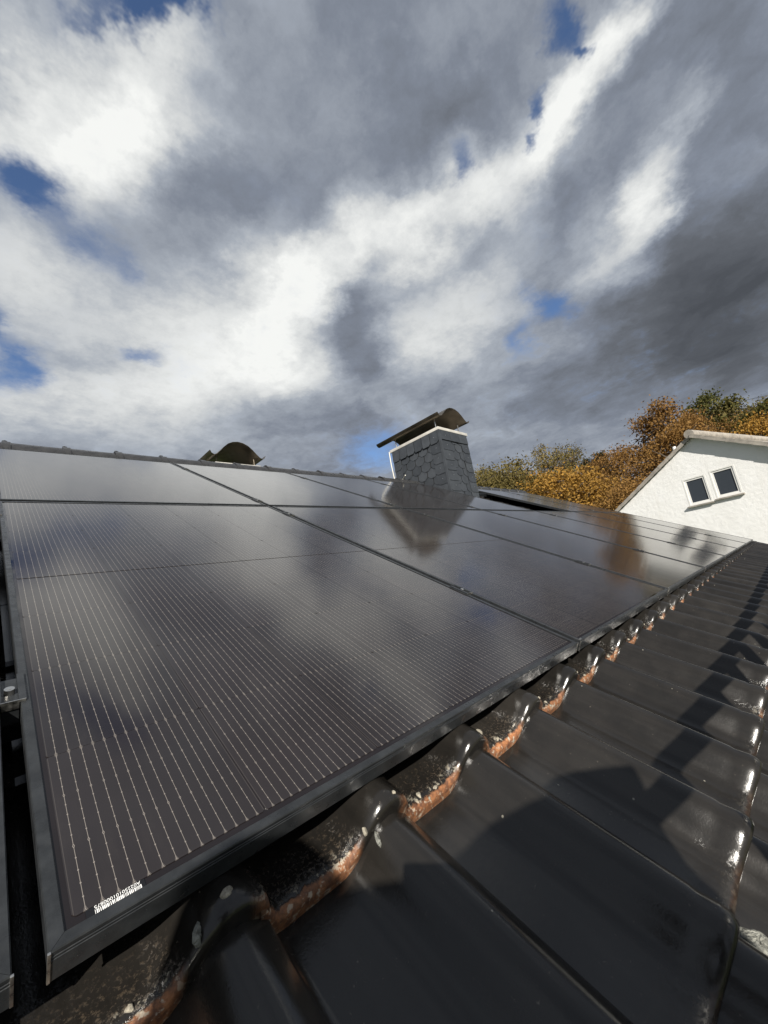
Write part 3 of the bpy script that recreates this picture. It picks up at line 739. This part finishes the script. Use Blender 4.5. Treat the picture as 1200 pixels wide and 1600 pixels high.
def slate_face(root, origin, ux, nrm, w, h, cols):
    """slates on one face: u along ux, v down; border columns, a top row and hexagons between"""
    rr = random.Random(int(w * 1000))
    up = Vector((0, 0, 1)); ux = Vector(ux); nrm = Vector(nrm); O = Vector(origin)
    M = Matrix(((ux.x, -up.x, nrm.x, O.x), (ux.y, -up.y, nrm.y, O.y), (ux.z, -up.z, nrm.z, O.z), (0, 0, 0, 1)))
    def slate(poly, z, nail=None):
        zt = z + rr.uniform(-.0008, .0012)
        vmin = min(p[1] for p in poly); vmax = max(p[1] for p in poly)
        n = len(poly); vs = []
        for d in (-.006, 0):
            for p in poly:
                lift = 0.008 * (p[1] - vmin) / max(vmax - vmin, 1e-3)
                vs.append(M @ Vector((p[0], p[1], zt + lift + d)))
        o = MB().add(vs, [tuple(range(n))[::-1], tuple(range(n, 2 * n))] + [(i, (i + 1) % n, n + (i + 1) % n, n + i) for i in range(n)]).build('slate', MAT['slate'], root)
        if nail:
            c = M @ Vector((nail[0], nail[1], zt + .006)); MB().tube([c - nrm * .006, c + nrm * .003], .0062, 8).build('nail', MAT['steel'], o)
    b1, b2, th = cols['b1'], cols['b2'], cols['top']
    def clipd(poly):   # clip polygon to the inner field
        lo, hi, t0 = b1 - .02, w - b2 + .02, th - .03
        for (ax, lim, sg) in ((0, lo, 1), (0, hi, -1), (1, t0, 1)):
            out = []
            for i in range(len(poly)):
                p, q = poly[i], poly[(i + 1) % len(poly)]
                fp, fq = sg * (p[ax] - lim), sg * (q[ax] - lim)
                if fp >= 0: out.append(p)
                if fp * fq < 0:
                    s = fp / (fp - fq); out.append((p[0] + s * (q[0] - p[0]), p[1] + s * (q[1] - p[1])))
            poly = out
            if len(poly) < 3: return None
        return poly
    hw, pv = cols['hex'], cols['pv']
    v = h; row = 0
    while v > th - pv:
        z = 0.010 
        u = b1 - hw * (0.5 if row % 2 else 0.0) - hw * .5
        while u < w - b2 + hw:
            g = .008
            poly = [(u + g, v - pv * 1.30), (u + hw - g, v - pv * 1.30), (u + hw - g, v - pv * .36), (u + hw * .72, v - g), (u + hw * .28, v - g), (u + g, v - pv * .36)]
            poly = clipd(poly)
            if poly and max(p[1] for p in poly) > th + .01:
                # tilt so that each course lies over the one below
                slate(poly, 0.006 + 0.0035)
            u += hw
        v -= pv; row += 1
    # border columns
    for side in (0, 1):
        u0, u1 = (0.0, b1) if side == 0 else (w - b2, w)
        v = th
        while v < h + .02:
            ph = cols['bp']; c = .035
            if side == 0 and cols.get('mirror'): poly = [(u0, v - .03), (u1, v - .03), (u1, v + ph - .004), (u0 + c, v + ph - .002), (u0, v + ph - c)]
            elif side == 0: poly = [(u0, v - .03), (u1, v - .03), (u1, v + ph - c), (u1 - c, v + ph - .004), (u0, v + ph - .002)]
            else: poly = [(u0, v - .03), (u1, v - .03), (u1, v + ph - .002), (u0 + c, v + ph - .004), (u0, v + ph - c)]
            slate(poly, 0.019, ((u0 + u1) / 2 + .01, v + ph * .45)); v += ph
    # top row
    k = cols['ntop']; sw = w / k
    for i in range(k):
        c = .03; u0 = i * sw + .004; u1 = u0 + sw - .009
        slate([(u0, -.01), (u1, -.01), (u1, th - c), (u1 - c, th), (u0 + .012, th), (u0, th - .012)] if not cols.get('mirror') else [(u0, -.01), (u1, -.01), (u1, th), (u0, th)], 0.026, ((u0 + u1) / 2, th * .5) if i == (k - 1 if not cols.get('mirror') else 0) else None)

def build_chimney(name, label, x0, x1, y0, y1, top, bottom, slates=True, hood_y=(-.10, .28), hood_gap=.15, hs=(1, 1), rod='steel'):
    cx, cy = (x0 + x1) / 2, (y0 + y1) / 2
    root = empty(name, (0, 0, 0)); tag(root, label, 'chimney')
    MB().box((x0, y0, bottom), (x1, y1, top)).build('core', MAT['mortar'] if slates else MAT['slate'], root)
    o = .032
    MB().box((x0 - o, y0 - o, top), (x1 + o, y1 + o, top + .045)).build('cap_plate', MAT['capplate'], root, bevel=.004)
    ln = (y1 + hood_y[1]) - (y0 + hood_y[0])
    hd = link('hood', hood_mesh(ln), root, (cx, y0 + hood_y[0], top + .045 + hood_gap)); hd.scale = (hs[0], 1, hs[1])
    for sx in (-1, 1):
        for yy in (y0 + .06, y1 - .06):
            hx = cx + sx * .30; MB().tube([(hx, yy, top + .03), (hx, yy, top + .045 + hood_gap + .028)], .008, 8).build('hood_rod', MAT[rod], root)
    MB().box((cx - .30, y0 + .10, top + .05), (cx - .27, y1 - .1, top + .066)).box((cx + .27, y0 + .10, top + .05), (cx + .30, y1 - .1, top + .066)).build('hood_bracket', MAT['hood'], root)
    MB().tube([(cx, cy - .2, top), (cx, cy - .2, top + .10)], .10, 16).build('flue', MAT['slate'], root)
    if slates:
        slate_face(root, (x0, y1, top), (0, -1, 0), (-1, 0, 0), y1 - y0, top - bottom - .15, dict(b1=.155, b2=.175, top=.185, hex=.185, pv=.125, bp=.158, ntop=6))
        slate_face(root, (x0, y0, top), (1, 0, 0), (0, -1, 0), x1 - x0, top - bottom, dict(b1=.235, b2=.185, top=.15, hex=.185, pv=.125, bp=.158, ntop=3, mirror=True))
        MB().box((x0 - .034, y0 - .036, bottom), (x0 + .0, y0 - .0, top - .002)).build('corner_post', MAT['slate'], root)
    return root
TOP1 = H0 + 2.37
build_chimney('slate_chimney', 'slate clad chimney with curved metal hood standing beside the panels', 4.74, 5.44, 2.78, 3.74, TOP1, H0 + 1.05)
ch2 = build_chimney('hooded_chimney', 'farther chimney whose curved dark metal hood peeks over the ridge', 2.40, 3.05, 5.10, 6.05, H0 + 2.41, H0 - 0.2, slates=False, hood_y=(-.08, .2), hood_gap=.10, hs=(1.06, 1.30), rod='hood')
def build_conductor():
    z = TOP1
    p = [(4.70, 3.78, z + .02), (4.695, 3.78, z - .2), (4.69, 3.76, z - .45), (4.68, 3.70, H0 + 1.86), (4.60, 3.50, H0 + 1.83), (4.5, 3.36, H0 + 1.84)]
    a = MB().tube(p, .008, 8).build('lightning_conductor', MAT['wire'], smooth=True)
    tag(a, 'cream lightning conductor wire running down the left edge of the slate chimney', 'wire')
build_conductor()

# ------------------------------------------------------------------ neighbour's house
def build_neighbour():
    ang = RAD(15); wv = Vector((math.sin(ang), math.cos(ang), 0)); nv = Vector((-math.cos(ang), math.sin(ang), 0))   # wv points left along the wall, nv faces us
    pk = Vector((14.85, 0.961, H0 + 3.124 - 0.10))
    root = empty('neighbour_house', (pk.x, pk.y, 0)); tag(root, 'white stucco gable house with two small windows beyond the panels', 'house')
    T = Matrix(((wv.x, nv.x, 0, 0), (wv.y, nv.y, 0, 0), (0, 0, 1, pk.z), (0, 0, 0, 1)))   # local (w, n, up) from the peak, relative to root
    slope = math.tan(RAD(30.3)); half = 4.6
    wins = [(0.02, 0.60, -1.97, -1.17), (-0.69, -0.11, -1.93, -1.13)]
    st = 0.028
    W0, W1 = -half, half; nu = int((W1 - W0) / st); H = 5.6; nvn = int(H / st)
    idx = {}; vs = []; fs = []
    def vid(i, j):
        k = (i, j)
        if k not in idx:
            w = W0 + i * st; u = -j * st
            p = Vector((w * 9, u * 9, 0)); d = 0.0024 * noise.noise(p) + 0.0036 * noise.noise(p * 2.3) + 0.005 * noise.noise(p * .12)
            e = 1.0
            for (a, b, c, dd) in wins:
                if a - .05 < w < b + .05 and c - .05 < u < dd + .05: e = 0.1
            idx[k] = len(vs); vs.append(T @ Vector((w, d * e, u)))
        return idx[k]
    for i in range(nu):
        for j in range(nvn):
            wc, uc = W0 + (i + .5) * st, -(j + .5) * st
            if uc > -abs(wc) * slope - 0.02: continue
            if uc < -3.9 and False: continue
            if any(a < wc < b and c < uc < d for a, b, c, d in wins): continue
            fs.append((vid(i, j), vid(i + 1, j), vid(i + 1, j + 1), vid(i, j + 1)))
    MB().add(vs, fs).build('gable_wall', MAT['stucco'], root, smooth=True, angle=180)
    lo = H0 + 3.024 - 5.55
    mb = MB(); d = 9.0
    mb.box((-half, -d, -pk.z - .3), (half, -.06, -half * slope - .2), T); mb.box((-half, -.09, -pk.z - .3), (half, -.02, -5.5), T)
    mb.build('wall', MAT['stucco'], root)
    # windows
    for (a, b, c, dd) in wins:
        f = MB()
        t = .028; y0, y1 = -.06, .004
        f.box((a - .012, y0, c - .012), (b + .012, y1, c + t), T).box((a - .012, y0, dd - t), (b + .012, y1, dd + .012), T).box((a - .012, y0, c + t), (a + t, y1, dd - t), T).box((b - t, y0, c + t), (b + .012, y1, dd - t), T)
        win = f.build('window', MAT['white_pvc'], root)
        s = MB(); t2 = .075; y0, y1 = -.05, -.012
        s.box((a + t, y0, c + t), (b - t, y1, c + t2), T).box((a + t, y0, dd - t2), (b - t, y1, dd - t), T).box((a + t, y0, c + t2), (a + t2, y1, dd - t2), T).box((b - t2, y0, c + t2), (b - t, y1, dd - t2), T)
        s.build('sash', MAT['white_pvc'], win)
        MB().box((a + t2 - .01, -.045, c + t2 - .01), (b - t2 + .01, -.035, dd - t2 + .01), T).build('pane', MAT['pane'], win)
        MB().box((a - .05, -.02, c - .055), (b + .05, .075, c - .015), T).build('sill', MAT['verge'], win)
    # plaster band between the windows
    # roof slabs and verge tiles
    for sg in (1, -1):
        L = half / math.cos(RAD(30.3)) + .45
        A = T @ Matrix.Rotation(sg * RAD(30.3), 4, 'Y')
        lo_, hi_ = (0, L) if sg > 0 else (-L, 0)
        MB().box((lo_, -9.2, .0), (hi_, .17 if sg < 0 else .03, .035), A).build('roof_slab', MAT['white_pvc'] if False else MAT['verge'], root)
        n = int(L / .30); rr = random.Random(7 + sg)
        for k in range(n):
            x0 = sg * k * .30; x1 = x0 + sg * .325
            p = Matrix.Rotation(RAD(-2.2) * sg, 4, 'Y')
            ox = (.21 if sg < 0 else .10) + rr.uniform(-.006, .006)
            B = A @ Matrix.Translation((x0, 0, .037 + rr.uniform(-.002, .002))) @ p
            MB().box((min(0, x1 - x0), -.30, 0), (max(0, x1 - x0), ox, .028), B).box((min(0, x1 - x0), ox - .022, -.075), (max(0, x1 - x0), ox - .001, 0), B).build('verge_tile', MAT['verge'], root)
    # ridge
    MB().tube([T @ Vector((0, .18, .07)), T @ Vector((0, -9.2, .07))], .13, 12).build('ridge', MAT['verge'], root, smooth=True)
    A = T @ Matrix.Rotation(RAD(30.3), 4, 'Y')
    c = A @ Vector((.86, -.5, 0)); MB().tube([c, c + Vector((0, 0, .42))], .05, 12).build('vent_pipe', MAT['white_pvc'], root)
    return root
build_neighbour()

# ------------------------------------------------------------------ trees
def tree_meshes(seed, H, R, leaf, nclus, nleaf, conifer=False, base=0.25, clump=0.13):
    rr = random.Random(seed); nr = np.random.default_rng(seed)
    tr = MB(); tr.tube([(0, 0, 0), (.1, .05, H * .3), (-.05, .1, H * .6), (0, 0, H * .93)], [H * .018, H * .014, H * .008, H * .002], 7)
    cent = []
    for k in range(nclus):
        for _ in range(30):
            z = rr.uniform(base, 1.0)
            if conifer: rad = (1 - z) / (1 - base) * 1.0 + .06
            else:
                q = (z - base) / (1 - base); rad = math.sqrt(max(0, 1 - (abs(q - .42) / .60) ** 2.2))
            a = rr.uniform(0, 6.283); e = math.sqrt(rr.uniform(.12, 1)) * rad
            lump = 0.78 + .42 * noise.noise(Vector((math.cos(a) * 1.4 + seed, math.sin(a) * 1.4, z * 3)))
            p = Vector((math.cos(a) * e * R * lump, math.sin(a) * e * R * lump, z * H * (0.94 + .1 * noise.noise(Vector((a * 1.3, seed, z))))))
            break
        cent.append(p)
        s = Vector((0, 0, max(H * .18, p.z - (0.05 if conifer else .22) * H * rr.uniform(.6, 1.2))))
        mid = s.lerp(p, .55) + Vector((rr.uniform(-.2, .2), rr.uniform(-.2, .2), .02 * H))
        tr.tube([s, mid, p], [H * .006, H * .0035, H * .0012], 5, False)
    C = np.array([tuple(p) for p in cent]); ci = nr.integers(0, nclus, nleaf)
    P = C[ci] + nr.normal(0, 1, (nleaf, 3)) * np.array([R * clump * 1.25, R * clump * 1.25, R * clump * (.5 if conifer else .85)])
    A = nr.normal(0, 1, (nleaf, 3)); A /= np.linalg.norm(A, axis=1)[:, None]
    B = np.cross(A, nr.normal(0, 1, (nleaf, 3))); B /= np.linalg.norm(B, axis=1)[:, None]
    s = leaf * nr.uniform(.6, 1.3, (nleaf, 1))
    V = np.stack([P - A * s * .5, P - A * s * .05 + B * s * .34, P + A * s * .55, P - A * s * .05 - B * s * .34], 1).reshape(-1, 3)
    me = bpy.data.meshes.new('crown'); F = np.arange(nleaf * 4).reshape(-1, 4)
    me.from_pydata(V.tolist(), [], F.tolist()); me.update()
    return tr.mesh('trunk', MAT['bark'], smooth=True, angle=180), me
def build_trees():
    kinds = {
        'rust': (tree_meshes(1, 1, 0.33, .017, 110, 18000, clump=.11), 'leaf_rust'),
        'gold': (tree_meshes(2, 1, 0.36, .019, 95, 16000, base=.12, clump=.12), 'leaf_gold'),
        'olive': (tree_meshes(3, 1, 0.34, .017, 110, 17000, base=.18, clump=.11), 'leaf_olive'),
        'sparse': (tree_meshes(4, 1, 0.30, .016, 80, 6000, clump=.09), 'leaf_olive'),
        'green': (tree_meshes(5, 1, 0.26, .019, 60, 8000, clump=.11), 'leaf_green'),
        'conifer': (tree_meshes(6, 1, 0.20, .018, 120, 9000, True, .12, .12), 'leaf_conifer'),
        'rust2': (tree_meshes(8, 1, 0.40, .017, 110, 18000, base=.14, clump=.10), 'leaf_rust'),
    }
    lst = [  # kind, pixel of the top, distance, widening, label
        ('olive', 775, 708, 40, 1.0, 'olive brown round tree just right of the slate chimney'),
        ('olive', 742, 716, 47, 0.9, 'olive tree half hidden behind the slate chimney'),
        ('sparse', 850, 688, 54, 1.0, 'thinning brown tree with bare upper twigs behind the golden tree'),
        ('sparse', 882, 692, 60, 1.0, 'thin tall tree with bare twigs left of the dark conifer'),
        ('gold', 868, 726, 36, 1.15, 'bright golden yellow tree low in front of the autumn wood'),
        ('gold', 812, 730, 43, 1.0, 'yellow olive tree between the round olive tree and the golden tree'),
        ('conifer', 934, 692, 58, 1.0, 'dark green conifer among the autumn trees'),
        ('conifer', 912, 704, 62, 0.9, 'smaller dark conifer left of the tall conifer'),
        ('rust2', 962, 690, 50, 1.0, 'rusty brown tree between the conifer and the tallest orange tree'),
        ('rust2', 985, 738, 33, 1.0, 'low rust orange tree beside the white gable roof edge'),
        ('rust', 1026, 627, 52, 1.0, 'tallest orange brown tree left of the white gable peak'),
        ('rust', 1052, 655, 44, 0.9, 'orange tree directly behind the white gable peak'),
        ('green', 1095, 622, 56, 0.85, 'slender green tree with open crown above the white gable peak'),
        ('green', 1112, 634, 50, 1.0, 'green yellow tree just right of the slender open tree'),
        ('olive', 1150, 636, 50, 0.9, 'olive gold tree above the right slope of the white house'),
        ('green', 1192, 630, 48, 1.0, 'green tree at the right picture edge behind the white house'),
        ('gold', 1184, 662, 40, 0.8, 'orange yellow tree low above the white house roof at the right'),
        ('rust', 1085, 662, 47, 0.8, 'brown tree low behind the ridge of the white house'),
        ('rust2', 935, 735, 41, 0.9, 'brown orange tree low between golden and rust trees'),
        ('green', 1235, 640, 52, 1.0, 'green tree just beyond the right picture edge'),
    ]
    rr = random.Random(11)
    names = dict(rust='rust_tree', rust2='rust_tree', gold='golden_tree', olive='olive_tree', sparse='thinning_tree', green='green_tree', conifer='conifer_tree')
    for kind, px, py, r, wd, lab in lst:
        (tm, cm), mat = kinds[kind]
        d = pix_dir(px, py + (8 if px < 1080 else -14)); hd = math.hypot(d.x, d.y); top = CAMW + d * (r / hd)
        g = hill(top.x, top.y) - .1; H = top.z - g
        e = empty(names[kind], (top.x, top.y, g), (0, 0, rr.uniform(0, 6.28))); e.scale = (H * wd, H * wd, H)
        tag(e, lab, 'tree', 'trees of the autumn wood')
        t = link('trunk', tm, e)
        if not cm.materials: cm.materials.append(MAT[mat])
        link('crown', cm, e)
build_trees()

# ------------------------------------------------------------------ scaffold and photographer (behind the camera; their shadows fall on the tiles)
def build_scaffold():
    zd = H0 - 1.12
    e = empty('scaffold', (0, -1.1, 0)); tag(e, 'galvanised scaffold platform along the eave, its barred guard casting shadows on the tiles', 'scaffold')
    L = lambda p: Vector((p[0], p[1] + 1.1, p[2]))
    for k in range(3):
        y = -1.52 + k * .27
        MB().box(L((-2.2, y, zd - .045)), L((8.4, y + .25, zd))).build('plank', MAT['wood'], e, bevel=.004)
    anchor = ROOF @ Vector((0.62, -0.277, -0.075)); T = 0.82
    g0 = anchor - sdir * T
    for x in (-2.1, 0.35, 2.9, 5.4, 8.2):
        for y in (-1.58, -.66):
            MB().tube([L((x, y, 0)), L((x, y, zd if y > -1 else g0.z + .25))], .024, 10).build('post', MAT['galv'], e, smooth=True)
        MB().tube([L((x, -1.62, zd - .07)), L((x, -.62, zd - .07))], .024, 10).build('ledger', MAT['galv'], e, smooth=True)
    for dz in (0, -.78):
        MB().box(L((g0.x, g0.y - .012, g0.z - .018 + dz)), L((8.3, g0.y + .012, g0.z + .018 + dz))).build('guard_rail', MAT['alu'], e, bevel=.004)
    x = g0.x + .05
    bar = MB().box((-.014, -.009, -.76), (.014, .009, -.018)).mesh('guard_bar', MAT['alu'])
    while x < 8.2:
        link('guard_bar', bar, e, L((x, g0.y, g0.z))); x += .25
    for xx in (g0.x + .2, 2.9, 5.4, 8.0):
        MB().tube([L((xx, g0.y, g0.z - .4)), L((xx, -1.58, g0.z - .4))], .02, 8).build('bracket', MAT['galv'], e, smooth=True)
build_scaffold()

def build_person():
    zd = H0 - 1.12
    F = Vector((.72, .69, 0)).normalized(); Rt = Vector((F.y, -F.x, 0)); U = Vector((0, 0, 1))
    head = (ROOF @ Vector((.135, -.095, -.08))) - sdir * 1.17; base = (ROOF @ Vector((.30, -.68, -.08))) - sdir * .68; base.z = zd
    e = empty('person', base); tag(e, 'person in dark jacket holding up a phone, shadow falling across the near tiles', 'person')
    cw = cam.matrix_world if False else (ROOF @ m)
    right = Vector((cw[0][0], cw[1][0], cw[2][0])); up = Vector((cw[0][1], cw[1][1], cw[2][1])); back = Vector((cw[0][2], cw[1][2], cw[2][2]))
    pc = CAMW + back * .014 - up * .064 + right * .02
    hl, hr = pc - right * .055 - up * .03 + back * .03, pc + right * .055 - up * .035 + back * .03
    def cast(xs, ys, t): return (ROOF @ Vector((xs, ys, -.08))) - sdir * t
    pts = {'pel': cast(.30, -.68, .68), 'sp': cast(.43, -.47, .97), 'ch': cast(.50, -.29, 1.22), 'nk': cast(.33, -.19, 1.20), 'hd': head, 'tp': head + U * .085 + F * .03}
    R = {'pel': (.155, .13), 'sp': (.145, .12), 'ch': (.175, .14), 'nk': (.066, .066), 'hd': (.085, .095), 'tp': (.06, .07)}
    E = [('pel', 'sp'), ('sp', 'ch'), ('ch', 'nk'), ('nk', 'hd'), ('hd', 'tp')]
    pel = pts['pel']
    for sd, hand in ((-1, hl), (1, hr)):
        k = 'l' if sd < 0 else 'r'
        sh = cast(.47, -.20, 1.18) if sd < 0 else cast(.70, -.215, 1.14)
        el = sh.lerp(hand, .5) + U * (-.02 if sd < 0 else -.10) + Rt * sd * (.0 if sd < 0 else .05) - F * .02
        pts['s' + k], R['s' + k] = sh, (.085, .08)
        pts['e' + k], R['e' + k] = el, (.058, .055)
        pts['w' + k], R['w' + k] = el.lerp(hand, .84), (.03, .03)
        E += [('ch', 's' + k), ('s' + k, 'e' + k), ('e' + k, 'w' + k)]
        hp = pel + Rt * sd * .10 - U * .07; an = Vector((base.x, base.y, zd + .09)) + Rt * sd * .12; kn = hp.lerp(an, .48) + F * .05; to = an + F * .16 - U * .05
        for nm, p, r in (('h', hp, (.095, .09)), ('k', kn, (.062, .06)), ('a', an, (.045, .045)), ('t', to, (.042, .035))):
            pts[nm + k], R[nm + k] = p, r
        E += [('pel', 'h' + k), ('h' + k, 'k' + k), ('k' + k, 'a' + k), ('a' + k, 't' + k)]
    names = list(pts); me = bpy.data.meshes.new('body')
    me.from_pydata([tuple(pts[n] - base) for n in names], [(names.index(a), names.index(b)) for a, b in E], [])
    o = link('body', me, e)
    md = o.modifiers.new('skin', 'SKIN'); md.use_smooth_shade = True
    for i, n in enumerate(names):
        sv = me.skin_vertices[0].data[i]; sv.radius = R[n]; sv.use_root = (n == 'pel')
    o.modifiers.new('sub', 'SUBSURF').levels = 2; o.modifiers['sub'].render_levels = 2
    bm_, t, b = new_mat('clothed_body'); z = t.sep(t.node('ShaderNodeTexCoord').outputs['Object'])[2]
    legs = t.rng(z, .86, .862); hp_ = head - base; face = t.rng(t.vmath('DISTANCE', t.node('ShaderNodeTexCoord').outputs['Object'], (hp_.x, hp_.y, hp_.z)), .150, .147)
    c = t.mix(legs, (.07, .07, .07), (.03, .04, .06)); c = t.mix(face, c, (.46, .27, .19)); t.link(c, b.inputs['Base Color']); b.inputs['Roughness'].default_value = .8
    me.materials.append(bm_)
    # hair cap, nose, ears
    hv = []; hf = []; n = 16
    for i in range(7):
        ph = i / 6 * 1.75
        for k in range(n):
            a = 2 * math.pi * k / n
            rr = .104 * math.sin(ph) * (1.0 + .05 * math.sin(7 * a)); 
            d = Vector((math.cos(a) * rr * .86, math.sin(a) * rr, .115 * math.cos(ph)))
            cut = max(0, d.y) * (.45 if ph > 1 else 0)
            hv.append(head - base + F * (d.y - cut - .012) + Rt * d.x + U * (d.z + .028 + cut * .5))
    for i in range(6):
        for k in range(n): hf.append((i * n + k, i * n + (k + 1) % n, (i + 1) * n + (k + 1) % n, (i + 1) * n + k))
    MB().add(hv, hf).build('hair', MAT['hair'], e, smooth=True, angle=180)
    hb = head - base
    MB().tube([hb + F * .088 + U * .005, hb + F * .108 - U * .03, hb + F * .09 - U * .036], [.006, .014, .008], 8).build('nose', MAT['skin'], e, smooth=True)
    for sd in (-1, 1):
        MB().tube([hb + Rt * sd * .080 + U * .018, hb + Rt * sd * .096 - U * .003, hb + Rt * sd * .082 - U * .03], [.006, .013, .006], 8).build('ear', MAT['skin'], e, smooth=True)
        MB().tube([hb + F * .078 + Rt * sd * .032 - U * .0, hb + F * .090 + Rt * sd * .032 - U * .0], [.012, .006], 8).build('eye', MAT['hair'], e, smooth=True)
    MB().tube([hb + F * .086 - Rt * .025 - U * .062, hb + F * .094 - U * .062, hb + F * .086 + Rt * .025 - U * .062], [.004, .007, .004], 6).build('mouth', MAT['skin'], e, smooth=True)
    # hands closed on the phone's long sides
    for sd, hand in ((-1, hl), (1, hr)):
        k = 'l' if sd < 0 else 'r'; w = pts['w' + k]; mb = MB()
        palm = pc + right * sd * .058 - up * .03 + back * .026
        mb.tube([w, w.lerp(palm, .55), palm + up * .012], [.026, .034, .026], 10)
        for q in range(4):
            p0 = palm + up * (.028 - q * .019) + right * sd * .006
            ln = (.9, 1.0, .95, .8)[q]
            mb.tube([p0, p0 - back * .03 * ln + right * sd * .004, p0 - back * (.036 * ln) - right * sd * .018 * ln], [.0095, .0085, .007], 7)
        th = palm + up * .03; mb.tube([palm - up * .01, th + back * .01 - right * sd * .012, th + up * .02 + back * .006 - right * sd * .03], [.013, .011, .008], 7)
        v = [Vector(x) - base for x in mb.v]; MB().add(v, mb.f).build('hand', MAT['skin'], e, smooth=True, angle=180)
    # the phone
    ph = MB(); A = Matrix(((right.x, up.x, back.x, pc.x), (right.y, up.y, back.y, pc.y), (right.z, up.z, back.z, pc.z), (0, 0, 0, 1)))
    ph.box((-.037, -.075, -.004), (.037, .075, .004), A)
    po = ph.build('phone', MAT['rubber'], bevel=.003); tag(po, 'black phone held up in both hands above the tiles', 'phone')
build_person()
